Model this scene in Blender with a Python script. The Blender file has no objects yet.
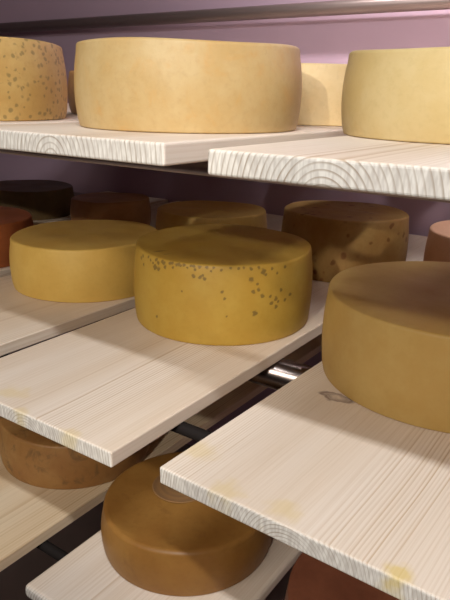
import bpy, bmesh, math, random
from mathutils import Vector, Matrix
random.seed(7)
S = 0.7                       # layout units -> metres
SC = bpy.context.scene
COL = SC.collection
PI = math.pi
Z1, Z2, TH = 0.4816, -0.3914, 0.0294     # top level, bottom level, board thickness (middle level = 0)

# ------------------------------------------------------------------ helpers
def tag(o, label=None, cat=None, group=None, kind=None):
    if label: o['label'] = label
    if cat: o['category'] = cat
    if group: o['group'] = group
    if kind: o['kind'] = kind
    return o

def link(name, bm, mat, parent=None, smooth=False, loc=(0, 0, 0), rotz=0.0):
    me = bpy.data.meshes.new(name)
    bm.normal_update(); bm.to_mesh(me); bm.free()
    me.materials.append(mat)
    if smooth:
        for p in me.polygons: p.use_smooth = True
    o = bpy.data.objects.new(name, me); COL.objects.link(o)
    o.location = loc; o.rotation_euler = (0, 0, rotz)
    if parent: o.parent = parent
    return o

def empty(name, loc=(0, 0, 0)):
    o = bpy.data.objects.new(name, None); COL.objects.link(o); o.location = loc
    o.empty_display_size = 0.05
    return o

def srgb(r, g, b):
    f = lambda c: (c / 255 / 12.92) if c / 255 <= .04045 else ((c / 255 + .055) / 1.055) ** 2.4
    return (f(r), f(g), f(b), 1)

def box_bm(x0, x1, y0, y1, z0, z1):
    bm = bmesh.new()
    bmesh.ops.create_cube(bm, size=1)
    for v in bm.verts:
        v.co = Vector(((x0 + x1) / 2 + v.co.x * (x1 - x0), (y0 + y1) / 2 + v.co.y * (y1 - y0), (z0 + z1) / 2 + v.co.z * (z1 - z0)))
    return bm

class NT:
    """small node-tree writer"""
    def __init__(s, name):
        s.m = bpy.data.materials.new(name); s.m.use_nodes = True
        s.t = s.m.node_tree; s.n = s.t.nodes
        s.b = s.n['Principled BSDF']
    def new(s, typ, **kw):
        n = s.n.new(typ)
        for k, v in kw.items(): setattr(n, k, v)
        return n
    def put(s, sock, v):
        if isinstance(v, bpy.types.NodeSocket): s.t.links.new(v, sock)
        else: sock.default_value = v
    def math(s, op, a, b=None, c=None, clamp=False):
        n = s.new('ShaderNodeMath', operation=op); n.use_clamp = clamp
        s.put(n.inputs[0], a)
        if b is not None: s.put(n.inputs[1], b)
        if c is not None: s.put(n.inputs[2], c)
        return n.outputs[0]
    def smooth(s, v, a, b, lo=0.0, hi=1.0):
        n = s.new('ShaderNodeMapRange', interpolation_type='SMOOTHSTEP')
        s.put(n.inputs[0], v); s.put(n.inputs[1], a); s.put(n.inputs[2], b); s.put(n.inputs[3], lo); s.put(n.inputs[4], hi)
        return n.outputs[0]
    def mix(s, f, a, b, blend='MIX'):
        n = s.new('ShaderNodeMix', data_type='RGBA', blend_type=blend)
        s.put(n.inputs[0], f); s.put(n.inputs[6], a); s.put(n.inputs[7], b)
        return n.outputs[2]
    def comb(s, x, y, z):
        n = s.new('ShaderNodeCombineXYZ')
        for i, v in enumerate((x, y, z)): s.put(n.inputs[i], v)
        return n.outputs[0]
    def noise(s, vec, scale, detail=2.0, rough=.5, dist=0.0):
        n = s.new('ShaderNodeTexNoise')
        s.put(n.inputs['Vector'], vec); n.inputs['Scale'].default_value = scale
        n.inputs['Detail'].default_value = detail; n.inputs['Roughness'].default_value = rough; n.inputs['Distortion'].default_value = dist
        return n.outputs[0]
    def bump(s, h, strength, dist=.002):
        n = s.new('ShaderNodeBump'); s.put(n.inputs['Height'], h)
        n.inputs['Strength'].default_value = strength; n.inputs['Distance'].default_value = dist
        s.t.links.new(n.outputs[0], s.b.inputs['Normal'])

def flat_mat(name, c, rough=.6, metal=0.0, var=0.05, scale=6):
    k = NT(name)
    tc = k.new('ShaderNodeTexCoord').outputs['Object']
    f = k.noise(tc, scale, 3)
    c2 = tuple(x * (1 - 3 * var) for x in c[:3]) + (1,)
    k.put(k.b.inputs['Base Color'], k.mix(f, c, c2))
    k.b.inputs['Roughness'].default_value = rough; k.b.inputs['Metallic'].default_value = metal
    return k.m

# ------------------------------------------------------------------ wood
def wood_mat(name, px, pz, ring, seed, stains=(), knot=None, warm=0.0):
    """solid softwood sawn along Y: growth rings round a pith line at (px, pz), in metres, board-local"""
    k = NT(name)
    tc = k.new('ShaderNodeTexCoord')
    sep = k.new('ShaderNodeSeparateXYZ'); k.t.links.new(tc.outputs['Object'], sep.inputs[0])
    x, y, z = sep.outputs
    nrm = k.new('ShaderNodeSeparateXYZ'); k.t.links.new(tc.outputs['Normal'], nrm.inputs[0])
    end = k.smooth(k.math('ABSOLUTE', nrm.outputs[1]), .55, .85)
    # wander of the grain along the board
    w1 = k.noise(k.comb(k.math('MULTIPLY', x, 5), k.math('MULTIPLY', y, 1.3), seed), 1.0, 2)
    w2 = k.noise(k.comb(k.math('MULTIPLY', x, 22), k.math('MULTIPLY', y, 3.0), seed + 5), 1.0, 2)
    wob = k.math('ADD', k.math('MULTIPLY', k.math('SUBTRACT', w1, .5), .022), k.math('MULTIPLY', k.math('SUBTRACT', w2, .5), .006))
    xx = k.math('ADD', k.math('SUBTRACT', x, px), wob)
    zz = k.math('SUBTRACT', z, pz)
    if knot:
        kx, ky, kr = knot
        kn = k.noise(tc.outputs['Object'], 70, 2)
        ex = k.math('DIVIDE', k.math('ADD', k.math('SUBTRACT', x, kx), k.math('MULTIPLY', k.math('SUBTRACT', kn, .5), .012)), kr * 2.0)
        ey = k.math('DIVIDE', k.math('ADD', k.math('SUBTRACT', y, ky), k.math('MULTIPLY', k.math('SUBTRACT', kn, .5), .016)), kr)
        kd = k.math('SQRT', k.math('ADD', k.math('MULTIPLY', ex, ex), k.math('MULTIPLY', ey, ey)))
        push = k.math('MULTIPLY', k.math('POWER', 2.718, k.math('MULTIPLY', kd, -.6)), .02)
        xx = k.math('ADD', xx, push)
    r = k.math('SQRT', k.math('ADD', k.math('MULTIPLY', xx, xx), k.math('MULTIPLY', zz, zz)))
    q = k.math('DIVIDE', r, ring)
    q = k.math('ADD', q, k.math('MULTIPLY', k.noise(k.comb(k.math('FLOOR', q), seed, 0), 1.0, 0), .5))
    f = k.math('FRACT', q)
    late = k.math('MULTIPLY', k.smooth(f, .35, .85), k.smooth(f, .9, 1.0, 1.0, 0.0))
    fade = k.smooth(k.noise(k.comb(k.math('MULTIPLY', x, 9), k.math('MULTIPLY', y, .7), seed + 9), 1.0, 2), .42, .66)
    fibre = k.noise(k.comb(k.math('MULTIPLY', x, 420), k.math('MULTIPLY', y, 7), k.math('MULTIPLY', z, 420)), 1.0, 2)
    tone = k.noise(k.comb(k.math('MULTIPLY', x, 9), k.math('MULTIPLY', y, .8), seed + 2), 1.0, 2)
    pale = k.mix(warm, srgb(232, 219, 205), srgb(222, 200, 164))
    tan = k.mix(warm, srgb(222, 204, 184), srgb(208, 178, 134))
    base = k.mix(k.smooth(tone, .3, .7), pale, tan)
    wn = k.new('ShaderNodeTexWhiteNoise', noise_dimensions='1D'); k.put(wn.inputs['W'], k.math('ADD', k.math('FLOOR', q), seed))
    each = k.math('ADD', k.math('MULTIPLY', k.math('POWER', wn.outputs['Value'], 1.3), .7), .25)
    amt = k.math('MULTIPLY', k.math('MULTIPLY', late, each), k.math('ADD', k.math('MULTIPLY', fade, .75), .08))
    top = k.mix(amt, base, srgb(176, 141, 100))
    top = k.mix(k.smooth(fibre, .4, .75, 0, .22), top, srgb(190, 162, 126))
    # end grain: greyer, saw-fuzzed, darker ring lines
    saw = k.noise(k.comb(k.math('MULTIPLY', x, 260), 0, k.math('MULTIPLY', z, 60)), 1.0, 2)
    eb = k.mix(k.smooth(saw, .3, .7), srgb(226, 220, 210), srgb(196, 188, 178))
    blot = k.noise(k.comb(k.math('MULTIPLY', x, 16), seed, k.math('MULTIPLY', z, 16)), 1.0, 2)
    elate = k.math('MULTIPLY', k.smooth(f, .55, .88), k.smooth(f, .92, 1.0, 1.0, 0.0))
    eamt = k.math('MULTIPLY', k.math('MULTIPLY', elate, k.math('ADD', k.math('MULTIPLY', each, .6), .4)), k.smooth(blot, .3, .65, .3, .85))
    ec = k.mix(eamt, eb, srgb(142, 120, 96))
    col = k.mix(end, top, ec)
    # wax and cheese-fat stains near the front end
    if stains:
        sn = k.noise(tc.outputs['Object'], 45, 3)
        tot = None
        for st in stains:
            sx, sy, sr = st[:3]; amp = st[3] if len(st) > 3 else .3
            dx = k.math('DIVIDE', k.math('SUBTRACT', x, sx), sr); dy = k.math('DIVIDE', k.math('SUBTRACT', y, sy), sr * .8)
            d = k.math('SQRT', k.math('ADD', k.math('MULTIPLY', dx, dx), k.math('MULTIPLY', dy, dy)))
            mk = k.smooth(k.math('ADD', d, k.math('MULTIPLY', k.math('SUBTRACT', sn, .5), 1.6)), .2, .85, amp, 0.0)
            tot = mk if tot is None else k.math('MAXIMUM', tot, mk)
        col = k.mix(tot, col, srgb(214, 186, 92))
    if knot:
        ring2 = k.math('FRACT', k.math('MULTIPLY', kd, 1.6))
        dark = k.math('MULTIPLY', k.smooth(kd, .55, 1.1, 1.0, 0.0), k.smooth(ring2, .2, .9, .1, .5))
        core = k.smooth(k.math('ABSOLUTE', k.math('SUBTRACT', kd, .8)), .0, .3, .7, 0.0)
        col = k.mix(k.math('MAXIMUM', dark, core), col, srgb(96, 70, 68))
    k.put(k.b.inputs['Base Color'], col)
    k.b.inputs['Roughness'].default_value = .62
    k.b.inputs['Specular IOR Level'].default_value = .3
    k.bump(k.math('ADD', k.math('MULTIPLY', fibre, .5), k.math('MULTIPLY', late, k.math('MULTIPLY', k.math('SUBTRACT', 1.0, end), .15))), .16, .0006)
    return k.m

def board(label, mat, x0, x1, yf, z, L, ang=0.0, pivot=None, round_=.0035, group='wooden shelf boards'):
    """x0..x1, yf.. in layout units; ang turns it about pivot (a front corner)"""
    w = (x1 - x0) * S; Lm = L * S; t = TH * S
    bm = box_bm(-w / 2, w / 2, 0, Lm, -t, 0)
    bmesh.ops.bevel(bm, geom=[e for e in bm.edges], offset=round_ * S, segments=3, affect='EDGES', profile=.5)
    vert = []
    pv = Vector((pivot if pivot is not None else (x0 + x1) / 2, yf))
    off = Vector(((x0 + x1) / 2 - pv.x, 0)); c, s = math.cos(ang), math.sin(ang)
    cx, cy = pv.x + c * off.x, pv.y + s * off.x
    o = link('shelf_board', bm, mat, loc=(cx * S, cy * S, z * S), rotz=ang)
    for p in o.data.polygons: p.use_smooth = False
    return tag(o, label, 'shelf board', group)

# ------------------------------------------------------------------ cheese
def cheese_mat(name, c1, c2, fleck=None, blot=None, rough=.5, scale=14, bump=.25, spots=False, mott=.35, cloth=0.0, speckcol=None):
    k = NT(name)
    tc = k.new('ShaderNodeTexCoord').outputs['Object']
    n1 = k.noise(tc, scale, 4, .6); n2 = k.noise(tc, scale * 9, 3, .6)
    col = k.mix(k.smooth(n1, .3, .7), c1, c2)
    dk = tuple(x * .8 for x in c2[:3]) + (1,)
    col = k.mix(k.smooth(n2, .45, .8, 0, mott), col, dk)
    if blot:
        bc, bs, lo, hi, am = blot
        b = k.noise(tc, bs, 4, .65, .6)
        col = k.mix(k.smooth(b, lo, hi, 0, am), col, bc)
    if fleck:
        fc, fs, fr, fp, am = fleck            # colour, cells per metre, radius (of a cell), share of cells, strength
        v = k.new('ShaderNodeTexVoronoi'); 
        wv = k.new('ShaderNodeVectorMath', operation='ADD')
        nn = k.new('ShaderNodeTexNoise'); k.put(nn.inputs['Vector'], tc); nn.inputs['Scale'].default_value = 90
        sc = k.new('ShaderNodeVectorMath', operation='SCALE'); k.t.links.new(nn.outputs['Color'], sc.inputs[0]); sc.inputs['Scale'].default_value = .006
        k.t.links.new(tc, wv.inputs[0]); k.t.links.new(sc.outputs[0], wv.inputs[1])
        k.t.links.new(wv.outputs[0], v.inputs['Vector']); v.inputs['Scale'].default_value = fs
        rs = k.new('ShaderNodeSeparateColor'); k.t.links.new(v.outputs['Color'], rs.inputs[0])
        on = k.math('LESS_THAN', rs.outputs[0], fp)
        rad = k.math('MULTIPLY', k.math('ADD', .45, k.math('MULTIPLY', rs.outputs[1], .55)), fr)
        m = k.smooth(k.math('DIVIDE', v.outputs['Distance'], rad), .55, 1.05, 1.0, 0.0)
        col = k.mix(k.math('MULTIPLY', k.math('MULTIPLY', m, on), am), col, fc)
    if spots:
        at = k.new('ShaderNodeAttribute', attribute_name='speck')
        col = k.mix(k.smooth(at.outputs['Fac'], .2, .8, 0, .7), col, speckcol)
    k.put(k.b.inputs['Base Color'], col)
    k.b.inputs['Roughness'].default_value = rough
    k.b.inputs['Specular IOR Level'].default_value = .35
    h = k.math('ADD', k.math('MULTIPLY', n1, .6), k.math('MULTIPLY', n2, .5))
    k.bump(h, bump, .003)
    return k.m

def cheese(label, mat, cx, cy, z, r, h, group, seed=0, spots=None, seg=128, wob=.004, edge=.0065, lid=0.0):
    """a wheel: bulged side, rounded edges, faintly uneven outline; layout units"""
    rnd = random.Random(seed); p1, p2, p3 = (rnd.random() * 6.28 for _ in range(3))
    r_, h_ = r * S, h * S; e = edge * S
    nside = 70 if spots else 14
    if spots: seg = 560
    prof = [(r_ * .35, 0), (r_ * .7, 0)]
    for i in range(7):                                     # bottom edge
        a = i / 6 * PI / 2
        prof.append((r_ - .008 * S - e * .55 + e * .55 * math.sin(a), e * .55 - e * .55 * math.cos(a)))
    zb, zt = e * .55, h_ - e
    for i in range(1, nside):                              # bulged side
        q = i / nside
        rr = r_ - .008 * S + .008 * S * math.sin(PI * (q * .92 + .02)) ** .8 - .003 * S * q
        prof.append((rr, zb + (zt - zb) * q))
    r1 = prof[-1][0] - .0005
    for i in range(1, 9):                                  # top edge
        a = i / 8 * PI / 2
        prof.append((r1 - e + e * math.cos(a), zt + e * math.sin(a)))
    for q in (.85, .65, .4, .18): prof.append((r1 * q, h_ - lid * S * (1 - q * q)))
    bm = bmesh.new(); rows = []
    for (rr, zz) in prof:
        row = []
        for j in range(seg):
            a = 2 * PI * j / seg
            f = 1 + wob * math.sin(2 * a + p1) + wob * .6 * math.sin(3 * a + p2) + wob * .4 * math.sin(5 * a + p3)
            dz = (zz / h_) * .003 * S * math.sin(a + p2) + (zz / h_) * .0012 * S * math.sin(4 * a + p1)
            row.append(bm.verts.new((rr * f * math.cos(a), rr * f * math.sin(a), zz + dz)))
        rows.append(row)
    for a, b in zip(rows, rows[1:]):
        for j in range(seg):
            bm.faces.new((a[j], a[(j + 1) % seg], b[(j + 1) % seg], b[j]))
    bm.faces.new(rows[-1]); bm.faces.new(list(reversed(rows[0])))
    if spots:
        lay = bm.verts.layers.float.new('speck')
        buckets = {}
        for (sx, sy, sz, sr) in spots: buckets.setdefault(round(math.atan2(sy, sx) * 20), []).append((sx * S, sy * S, sz * S, sr * S * .85))
        for v in bm.verts:
            if v.co.z < .02 * S: continue
            b0 = round(math.atan2(v.co.y, v.co.x) * 20); best = 0
            for bb in (b0 - 1, b0, b0 + 1):
                for (sx, sy, sz, sr) in buckets.get(bb, ()):
                    ps, pv_ = math.hypot(sx, sy), math.hypot(v.co.x, v.co.y)
                    if ps > r_ - .016 and pv_ > r_ - .018:        # on the side: measure along the surface
                        da = (math.atan2(sy, sx) - math.atan2(v.co.y, v.co.x) + PI) % (2 * PI) - PI
                        d = math.hypot(da * r_, sz - v.co.z - (r_ - pv_) * .5 * (sz > h_ - .012)) / sr
                    else: d = math.dist((sx, sy, sz), v.co) / sr
                    d += .25 * math.sin(v.co.z * 900 + sx * 700) * math.cos(v.co.x * 800 + sy * 500)
                    best = max(best, 1.3 - d)
            v[lay] = max(0, best)
    o = link('cheese_wheel', bm, mat, smooth=True, loc=(cx * S, cy * S, z * S + .0004))
    return tag(o, label, 'cheese', group)

# ------------------------------------------------------------------ the room
wall_m = flat_mat('mauve_wall_paint', srgb(184, 156, 170), .7, 0, .03, 3)
pale_m = flat_mat('pale_wall_paint', srgb(120, 110, 100), .7, 0, .02, 3)
floor_m = flat_mat('grey_floor', srgb(120, 105, 96), .5, 0, .05, 8)
YB = 1.98
def struct(name, bm, m): return tag(link(name, bm, m), kind='structure')
X0, X1, Y0, ZF, ZC = -4.2, 3.2, -4.6, -1.45, 2.35
struct('wall_back', box_bm(X0 * S, X1 * S, YB * S, (YB + .15) * S, ZF * S, ZC * S), wall_m)
struct('wall_left', box_bm((X0 - .15) * S, X0 * S, Y0 * S, (YB + .15) * S, ZF * S, ZC * S), wall_m)
struct('wall_right', box_bm(X1 * S, (X1 + .15) * S, Y0 * S, (YB + .15) * S, ZF * S, ZC * S), wall_m)
struct('wall_front', box_bm((X0 - .15) * S, (X1 + .15) * S, (Y0 - .15) * S, Y0 * S, ZF * S, ZC * S), pale_m)
struct('floor', box_bm((X0 - .15) * S, (X1 + .15) * S, (Y0 - .15) * S, (YB + .15) * S, (ZF - .15) * S, ZF * S), floor_m)
struct('ceiling', box_bm((X0 - .15) * S, (X1 + .15) * S, (Y0 - .15) * S, (YB + .15) * S, ZC * S, (ZC + .15) * S), pale_m)

# ------------------------------------------------------------------ steel rack
steel = NT('brushed_steel')
_tc = steel.new('ShaderNodeTexCoord').outputs['Object']
steel.put(steel.b.inputs['Base Color'], steel.mix(steel.noise(_tc, 9, 3), srgb(128, 116, 110), srgb(104, 94, 90)))
steel.b.inputs['Metallic'].default_value = 1.0; steel.b.inputs['Roughness'].default_value = .25
bar = NT('matt_brown_steel')
bar.put(bar.b.inputs['Base Color'], srgb(128, 112, 106)); bar.b.inputs['Roughness'].default_value = .4; bar.b.inputs['Metallic'].default_value = .6
dull = NT('dull_dark_steel')
dull.put(dull.b.inputs['Base Color'], srgb(26, 21, 19)); dull.b.inputs['Specular IOR Level'].default_value = .15; dull.b.inputs['Roughness'].default_value = .8; dull.b.inputs['Metallic'].default_value = .0
def tube_bm(a, b, r, seg=28):
    bm = bmesh.new(); a, b = Vector(a), Vector(b); d = b - a
    M = Matrix.Translation((a + b) / 2) @ d.to_track_quat('Z', 'Y').to_matrix().to_4x4()
    bmesh.ops.create_cone(bm, cap_ends=True, segments=seg, radius1=r, radius2=r, depth=d.length, matrix=M)
    return bm
rack = empty('steel_rack', (-.8 * S, .8 * S, ZF * S))
tag(rack, 'steel tube rack whose round rails carry the wooden boards', 'rack')
RR = .027
XL, XR = -3.7, 1.55
def part(name, bm, m, smooth=True):
    for v in bm.verts: v.co -= rack.location
    o = link(name, bm, m, rack)
    if smooth:
        for p in o.data.polygons: p.use_smooth = len(p.vertices) == 4
    return o
RAILY = ((.125, .012), (.545, .037), (1.93, .028))
Z3 = .938
for zl in (Z2, 0, Z1, Z3):
    for ry, rr in RAILY:
        zc = zl - TH - rr - .0004
        if ry < .2 and zl == 0: ry = .185
        part('rail', tube_bm((XL * S, ry * S, zc * S), (XR * S, ry * S, zc * S), rr * S), bar.m if ry > 1 or (rr < .02 and zl == Z1) else dull.m if rr < .02 else steel.m)
for ux in (XL - .027, XR + .027):
    for ry, rr in RAILY:
        part('upright', tube_bm((ux * S, ry * S, ZF * S + .0005), (ux * S, ry * S, 1.15 * S), .032 * S), steel.m)

# ------------------------------------------------------------------ boards
LEN = 1.955
def lx(px, x0, x1): return (px - (x0 + x1) / 2) * S
mB = wood_mat('pine_center', lx(-.21, -.45, 0), -.030, .0042, 11, stains=[(.205, .01, .03), (-.05, .03, .035), (.09, .0, .025), (-.13, .0, .03), (.0, .0, .02)])
mA = wood_mat('pine_left', .05, -.07, .0050, 23, warm=.15)
mD = wood_mat('pine_near', lx(.3158, .086, .556), -.034, .0038, 37, stains=[(lx(.464, .086, .556), .008, .022, .62), (lx(.10, .086, .556), .05, .04), (lx(.2, .086, .556), .012, .03), (lx(.29, .086, .556), .018, .03)], knot=(lx(.192, .086, .556), .381 * S, .0125))
mE = wood_mat('pine_low_left', .06, -.06, .0046, 41, warm=.75)
mF = wood_mat('pine_low', -.02, -.05, .0044, 53, stains=[(.06, .06, .05)])
mG = wood_mat('pine_top_left', lx(-.101, -.337, .113), -.024, .0060, 67)
mH = wood_mat('pine_top_right', lx(.3486, .202, .652), -.032, .0052, 71)
mX = wood_mat('pine_plain', .03, -.06, .0056, 83)
GT, GM, GL = 'boards of the top shelf', 'boards of the middle shelf', 'boards of the bottom shelf'
board('pale pine shelf board under the large orange-cream wheel on the top shelf', mG, -.337, .1133, .0016, Z1, LEN, -.0056, .1133, group=GT)
board('pale pine shelf board under the right-hand cream wheel on the top shelf', mH, .2018, .652, -.0272, Z1, LEN, .0078, .2018, group=GT)
board('pine shelf board under the herb-flecked wheel at the left of the top shelf', mX, -.82, -.37, .0, Z1, LEN, group=GT)
board('pine shelf board under the yellow speckled wheel in the middle of the picture', mB, -.45, 0, 0, 0, LEN, .0066, 0, group=GM)
board('pine shelf board under the plain yellow wheel left of the speckled one', mA, -.965, -.5128, 0, 0, LEN, -.0075, -.5128, group=GM)
board('pine shelf board with a dark knot, under the big pale wheel at right', mD, .0859, .556, .016, 0, LEN, -.0256, .0859, group=GM)
board('pine shelf board at the left edge under the shaded reddish wheel', mX, -1.46, -1.02, .0, 0, LEN, group=GM)
board('added unseen pine board blocking light, just past the left edge on the top shelf', mX, -1.30, -.85, .0, Z1, LEN, group=GT)  # out of view, added to keep light off the back of the shelves
board('added unseen pine board blocking light, farthest left on the top shelf', mX, -1.78, -1.33, .0, Z1, LEN, group=GT)  # unseen light blocker like the board before it
board('added unseen pine board blocking light, past the right edge on the top shelf', mX, .70, 1.15, -.01, Z1, LEN, group=GT)  # out of view, added to stop light coming in from the right
board('added unseen pine board blocking light, past the right edge on the middle shelf', mX, .65, 1.10, .0, 0, LEN, group=GM)  # also an unseen board added to block light from the right
board('pine shelf board in the dark far left under the rearmost shaded wheel', mX, -1.97, -1.52, .0, 0, LEN, group=GM)
board('yellowish pine shelf board at bottom left under the mottled brown wheel', mE, -.80, -.3481, -.01, Z2, LEN, .0076, -.3481, group=GL)
board('pale pine shelf board at the bottom under the brown wheel with a round stamp', mF, -.2543, .1432, -.0063, Z2, LEN, .0123, -.2543, round_=.009, group=GL)
board('pine shelf board at bottom right under the shaded reddish-brown wheel', mX, .20, .645, -.02, Z2, LEN, group=GL)

# ------------------------------------------------------------------ cheeses
SPK = [(-0.0649, -0.2126, 0.1864, 0.0062), (-0.0349, -0.2195, 0.1864, 0.0074), (-0.0147, -0.2218, 0.1864, 0.0062), (-0.0335, -0.1797, 0.1894, 0.0062), (0.0147, -0.2218, 0.1864, 0.0062), (-0.0448, -0.2178, 0.1762, 0.005), (-0.0355, -0.2194, 0.1647, 0.0099), (-0.0236, -0.221, 0.163, 0.0074), (-0.0108, -0.222, 0.1818, 0.0062), (-0.0043, -0.2223, 0.1707, 0.0062), (0.0086, -0.2221, 0.1851, 0.0062), (0.0182, -0.2216, 0.1765, 0.005), (0.0321, -0.22, 0.1864, 0.0062), (0.0264, -0.2207, 0.1848, 0.0056), (0.0684, -0.2115, 0.1864, 0.0062), (0.0714, -0.2105, 0.1784, 0.005), (0.0686, -0.2114, 0.161, 0.0068), (0.0829, -0.2063, 0.1595, 0.0062), (0.0921, -0.2023, 0.1573, 0.0062), (0.0884, -0.204, 0.165, 0.0043), (0.0961, -0.2005, 0.1864, 0.0062), (0.1239, -0.1846, 0.1821, 0.005), (0.1263, -0.1829, 0.1299, 0.0056), (0.1305, -0.1799, 0.1147, 0.005), (0.162, -0.1522, 0.1864, 0.005), (0.1732, -0.1393, 0.1841, 0.0062), (0.1904, -0.1148, 0.1708, 0.0093), (0.1732, -0.1393, 0.156, 0.0087), (0.1822, -0.1273, 0.1447, 0.005), (0.1764, -0.1353, 0.1281, 0.0068), (0.1837, -0.1252, 0.1322, 0.0062), (0.1888, -0.1174, 0.1169, 0.0074), (0.1988, -0.0995, 0.1134, 0.0056), (0.205, -0.086, 0.106, 0.0074), (0.2002, -0.0966, 0.0973, 0.0074), (0.2075, -0.0798, 0.0986, 0.005), (0.2101, -0.0727, 0.1237, 0.0062), (0.2138, -0.0607, 0.0982, 0.0062), (0.2178, -0.0444, 0.1087, 0.0068), (0.2054, -0.085, 0.0869, 0.0068), (0.1794, -0.1312, 0.078, 0.0093), (0.2142, -0.0595, 0.1785, 0.0062), (-0.0271, -0.2206, 0.0497, 0.0056), (0.1352, -0.1765, 0.0735, 0.0037), (0.043, -0.2181, 0.1241, 0.0037), (0.1934, -0.1097, 0.1631, 0.005), (-0.0979, -0.1996, 0.1722, 0.0062), (-0.0822, -0.2065, 0.1602, 0.0056), (-0.0634, -0.1714, 0.1894, 0.0062), (0.0376, -0.2191, 0.1843, 0.005), (0.0535, -0.2158, 0.1814, 0.0043), (0.105, -0.1959, 0.1782, 0.0043), (-0.0901, -0.2032, 0.1827, 0.0068), (-0.0547, -0.2155, 0.1804, 0.005), (-0.0262, -0.2208, 0.18, 0.0062), (-0.0067, -0.2222, 0.1835, 0.005), (0.0086, -0.2221, 0.1864, 0.0043), (0.0451, -0.2177, 0.1864, 0.0062), (0.0616, -0.2136, 0.1864, 0.005), (0.0808, -0.2071, 0.1864, 0.0062), (0.109, -0.1937, 0.1864, 0.005), (0.1407, -0.1721, 0.1864, 0.005), (0.1538, -0.1605, 0.1852, 0.0056), (0.1843, -0.1243, 0.1848, 0.0056), (0.2009, -0.0952, 0.1796, 0.0056), (0.2065, -0.0823, 0.1645, 0.005)]  #SPECKS#
kC = cheese_mat('rind_yellow_speckled', srgb(184, 150, 66), srgb(176, 138, 54), spots=True, speckcol=srgb(96, 76, 44), bump=.12, mott=.2)
kA = cheese_mat('rind_yellow', srgb(214, 178, 94), srgb(206, 166, 82), bump=.1, mott=.2)
kD = cheese_mat('rind_pale_yellow', srgb(192, 160, 96), srgb(184, 148, 82), bump=.1, mott=.15)
kG = cheese_mat('rind_orange_cream', srgb(194, 168, 120), srgb(186, 154, 100), scale=16, bump=.25, mott=.3, blot=(srgb(196, 150, 84), 30, .5, .75, .5))
kH = cheese_mat('rind_cream', srgb(206, 184, 134), srgb(198, 172, 116), scale=16, bump=.2, mott=.25)
kGs = cheese_mat('rind_herb', srgb(198, 166, 104), srgb(184, 146, 82), fleck=(srgb(112, 98, 62), 135, .62, .62, .6), bump=.25)
kGb = cheese_mat('rind_tan', srgb(222, 196, 148), srgb(212, 182, 130), bump=.2)
kF = cheese_mat('rind_brown', srgb(152, 110, 54), srgb(138, 94, 42), scale=10, bump=.2, blot=(srgb(126, 84, 42), 26, .56, .74, .5), rough=.45)
kE = cheese_mat('rind_brown_mottled', srgb(160, 120, 70), srgb(144, 100, 54), scale=12, bump=.35, blot=(srgb(104, 78, 48), 30, .5, .66, .7), rough=.5)
kR = cheese_mat('rind_reddish', srgb(170, 98, 56), srgb(150, 84, 48), bump=.2)
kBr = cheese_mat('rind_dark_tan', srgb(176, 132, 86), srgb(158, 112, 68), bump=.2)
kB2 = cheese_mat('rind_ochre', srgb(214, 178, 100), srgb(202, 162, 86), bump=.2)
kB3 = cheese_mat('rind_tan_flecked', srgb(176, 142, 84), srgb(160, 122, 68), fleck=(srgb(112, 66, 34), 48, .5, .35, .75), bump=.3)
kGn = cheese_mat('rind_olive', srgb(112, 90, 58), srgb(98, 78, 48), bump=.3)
kR2 = cheese_mat('rind_red_brown', srgb(140, 86, 62), srgb(122, 72, 52), bump=.2)
T, M_, B_ = 'cheese wheels on the top shelf', 'cheese wheels on the middle shelf', 'cheese wheels on the bottom shelf'
cheese('big orange-cream cheese wheel at the centre of the top shelf', kG, -.0959, .317, Z1, .2004, .137, T, 1)
cheese('cream cheese wheel cut by the right edge, on the top shelf', kH, .3533, .4697, Z1, .204, .1264, T, 2)
cheese('herb-flecked cheese wheel with grey-green specks at the left of the top shelf', kGs, -.591, .2273, Z1, .1873, .1498, T, 3)
cheese('tan cheese wheel half hidden between the two front wheels of the top shelf', kGb, -.055, .768, Z1, .2, .122, T, 4)
cheese('brown cheese wheel barely seen behind the herb-flecked wheel on the top shelf', kBr, -.60, .74, Z1, .195, .105, T, 5)
cheese('yellow cheese wheel dotted with dark specks on the centre board of the middle shelf', kC, -.2405, .643, 0, .2263, .1894, M_, 6, spots=SPK)
cheese('plain yellow cheese wheel on the left, in front on the middle shelf', kA, -.7272, .637, 0, .2203, .1456, M_, 7)
cheese('large pale yellow cheese wheel at right, nearest on the middle shelf', kD, .3366, .6205, 0, .2567, .1766, M_, 8)
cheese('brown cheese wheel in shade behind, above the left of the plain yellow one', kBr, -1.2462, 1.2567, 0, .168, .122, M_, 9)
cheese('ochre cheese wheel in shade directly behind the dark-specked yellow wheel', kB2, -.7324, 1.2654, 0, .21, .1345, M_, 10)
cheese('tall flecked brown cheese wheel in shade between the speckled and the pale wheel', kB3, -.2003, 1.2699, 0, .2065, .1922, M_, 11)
kPk = cheese_mat('rind_pinkish', srgb(228, 182, 150), srgb(218, 170, 136), bump=.2)
cheese('pinkish cheese wheel cut by the right edge behind the pale wheel, middle shelf', kPk, .275, 1.2925, 0, .2062, .1785, M_, 12)
cheese('reddish cheese wheel cut by the left edge beside the plain yellow one', kR, -1.2317, .596, 0, .2022, .1395, M_, 13)
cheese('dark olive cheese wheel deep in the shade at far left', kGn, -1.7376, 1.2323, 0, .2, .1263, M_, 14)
F = cheese('round brown cheese wheel with a stamped disc on its top, bottom shelf', kF, -.082, .3001, Z2, .1876, .1064, B_, 15, edge=.011)
cheese('mottled brown cheese wheel at bottom left under the centre board', kE, -.5508, .4072, Z2, .2048, .12, B_, 16)
cheese('reddish-brown cheese wheel at bottom right beneath the knotted board', kR2, .412, .25, Z2, .2, .14, B_, 17)
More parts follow.
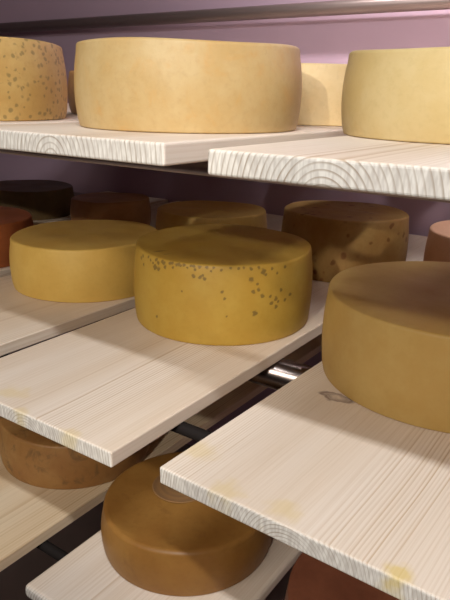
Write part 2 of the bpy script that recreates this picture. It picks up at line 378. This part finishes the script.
# the pressed mark on the brown wheel
km = NT('pressed_mark')
tc_ = km.new('ShaderNodeTexCoord').outputs['Object']
ln = km.new('ShaderNodeVectorMath', operation='LENGTH'); km.t.links.new(tc_, ln.inputs[0])
rg = km.math('FRACT', km.math('MULTIPLY', ln.outputs['Value'], 95))
cm = km.mix(km.smooth(rg, .3, .8, 0, .5), srgb(136, 100, 60), srgb(112, 82, 54))
cm = km.mix(km.smooth(km.noise(tc_, 60, 3), .4, .7, 0, .4), cm, srgb(140, 98, 52))
km.put(km.b.inputs['Base Color'], cm); km.b.inputs['Roughness'].default_value = .8
bm = bmesh.new()
bmesh.ops.create_cone(bm, cap_ends=True, segments=64, radius1=.064 * S, radius2=.062 * S, depth=.0006)
mk = link('stamped_disc', bm, km.m, F, loc=(-.034 * S, .02 * S, .1064 * S + .0003))
tag(mk, 'dark round stamped disc')

# ------------------------------------------------------------------ light
def area(name, loc, size, energy, col, aim):
    L = bpy.data.lights.new(name, 'AREA'); L.shape = 'RECTANGLE'; L.size, L.size_y = size[0] * S, size[1] * S
    L.energy = energy; L.color = col
    o = bpy.data.objects.new(name, L); COL.objects.link(o)
    o.location = Vector(loc) * S
    o.rotation_euler = (Vector(aim) - Vector(loc)).to_track_quat('-Z', 'X').to_euler()
    return o
def tube_light(name, x, y, z, length, width, energy, col, aim_y, aim_z):
    o = area(name, (x, y, z), (length, width), energy, col, (x, aim_y, aim_z))
    d = Vector((0, aim_y - y, aim_z - z)).normalized()
    zax = -d; xax = Vector((1, 0, 0)); yax = zax.cross(xax)
    o.rotation_euler = Matrix((xax, yax, zax)).transposed().to_euler()
    return o
tube_light('aisle_tube_light', 1.05, -1.2, 2.2, .95, .08, 25, (.96, 1, 1.05), .3, 0)
tube_light('far_tube_light', -.1, -2.5, 1.9, 2.6, .14, 13, (1, .935, .84), .5, .1)
tube_light('wall_fill_light', .9, 1.3, 2.2, 2.6, .1, 31, (1, .97, 1), 1.98, .85).data.spread = math.radians(110)  # added wash that brightens the upper back wall, no known fixture
def spot(name, loc, aim, energy, col, ang, blend, rad):
    L = bpy.data.lights.new(name, 'SPOT'); L.energy = energy; L.color = col
    L.spot_size = math.radians(ang); L.spot_blend = blend; L.shadow_soft_size = rad * S
    o = bpy.data.objects.new(name, L); COL.objects.link(o); o.location = Vector(loc) * S
    o.rotation_euler = (Vector(aim) - Vector(loc)).to_track_quat('-Z', 'Y').to_euler()
    return o
spot('far_ceiling_spot', (1.1, -4.2, 2.0), (-.75, .6, .15), 185, (1, .95, .86), 18.6, .12, .05)
spot('right_fill_spot', (1.3, -2.6, 1.95), (.7, .4, 0), 75, (1, .94, .84), 34, .6, .08)  # added fill to brighten the right-hand wheels and boards, no known lamp there
W = bpy.data.worlds.new('World'); SC.world = W; W.use_nodes = True
W.node_tree.nodes['Background'].inputs[0].default_value = (1, .95, .9, 1)
W.node_tree.nodes['Background'].inputs[1].default_value = .3

# ------------------------------------------------------------------ camera
f, yaw, pit, roll = 628.97, .6056, .3173, .0221
cx, cy, cz = .6359, -.6119, .5414
Fw = Vector((-math.sin(yaw) * math.cos(pit), math.cos(yaw) * math.cos(pit), -math.sin(pit)))
R = Vector((math.cos(yaw), math.sin(yaw), 0)); U = R.cross(Fw)
R2 = math.cos(roll) * R + math.sin(roll) * U; U2 = -math.sin(roll) * R + math.cos(roll) * U
cam = bpy.data.cameras.new('camera'); co = bpy.data.objects.new('camera', cam); COL.objects.link(co)
cam.sensor_fit = 'HORIZONTAL'; cam.sensor_width = 36; cam.lens = f / 450 * 36
cam.clip_start = .01
co.matrix_world = Matrix.Translation(Vector((cx, cy, cz)) * S) @ Matrix((R2, U2, -Fw)).transposed().to_4x4()
SC.camera = co
SC.view_settings.view_transform = 'Standard'; SC.view_settings.look = 'None'
SC.view_settings.gamma = 1; SC.view_settings.use_curve_mapping = False
SC.view_settings.exposure = 0.0
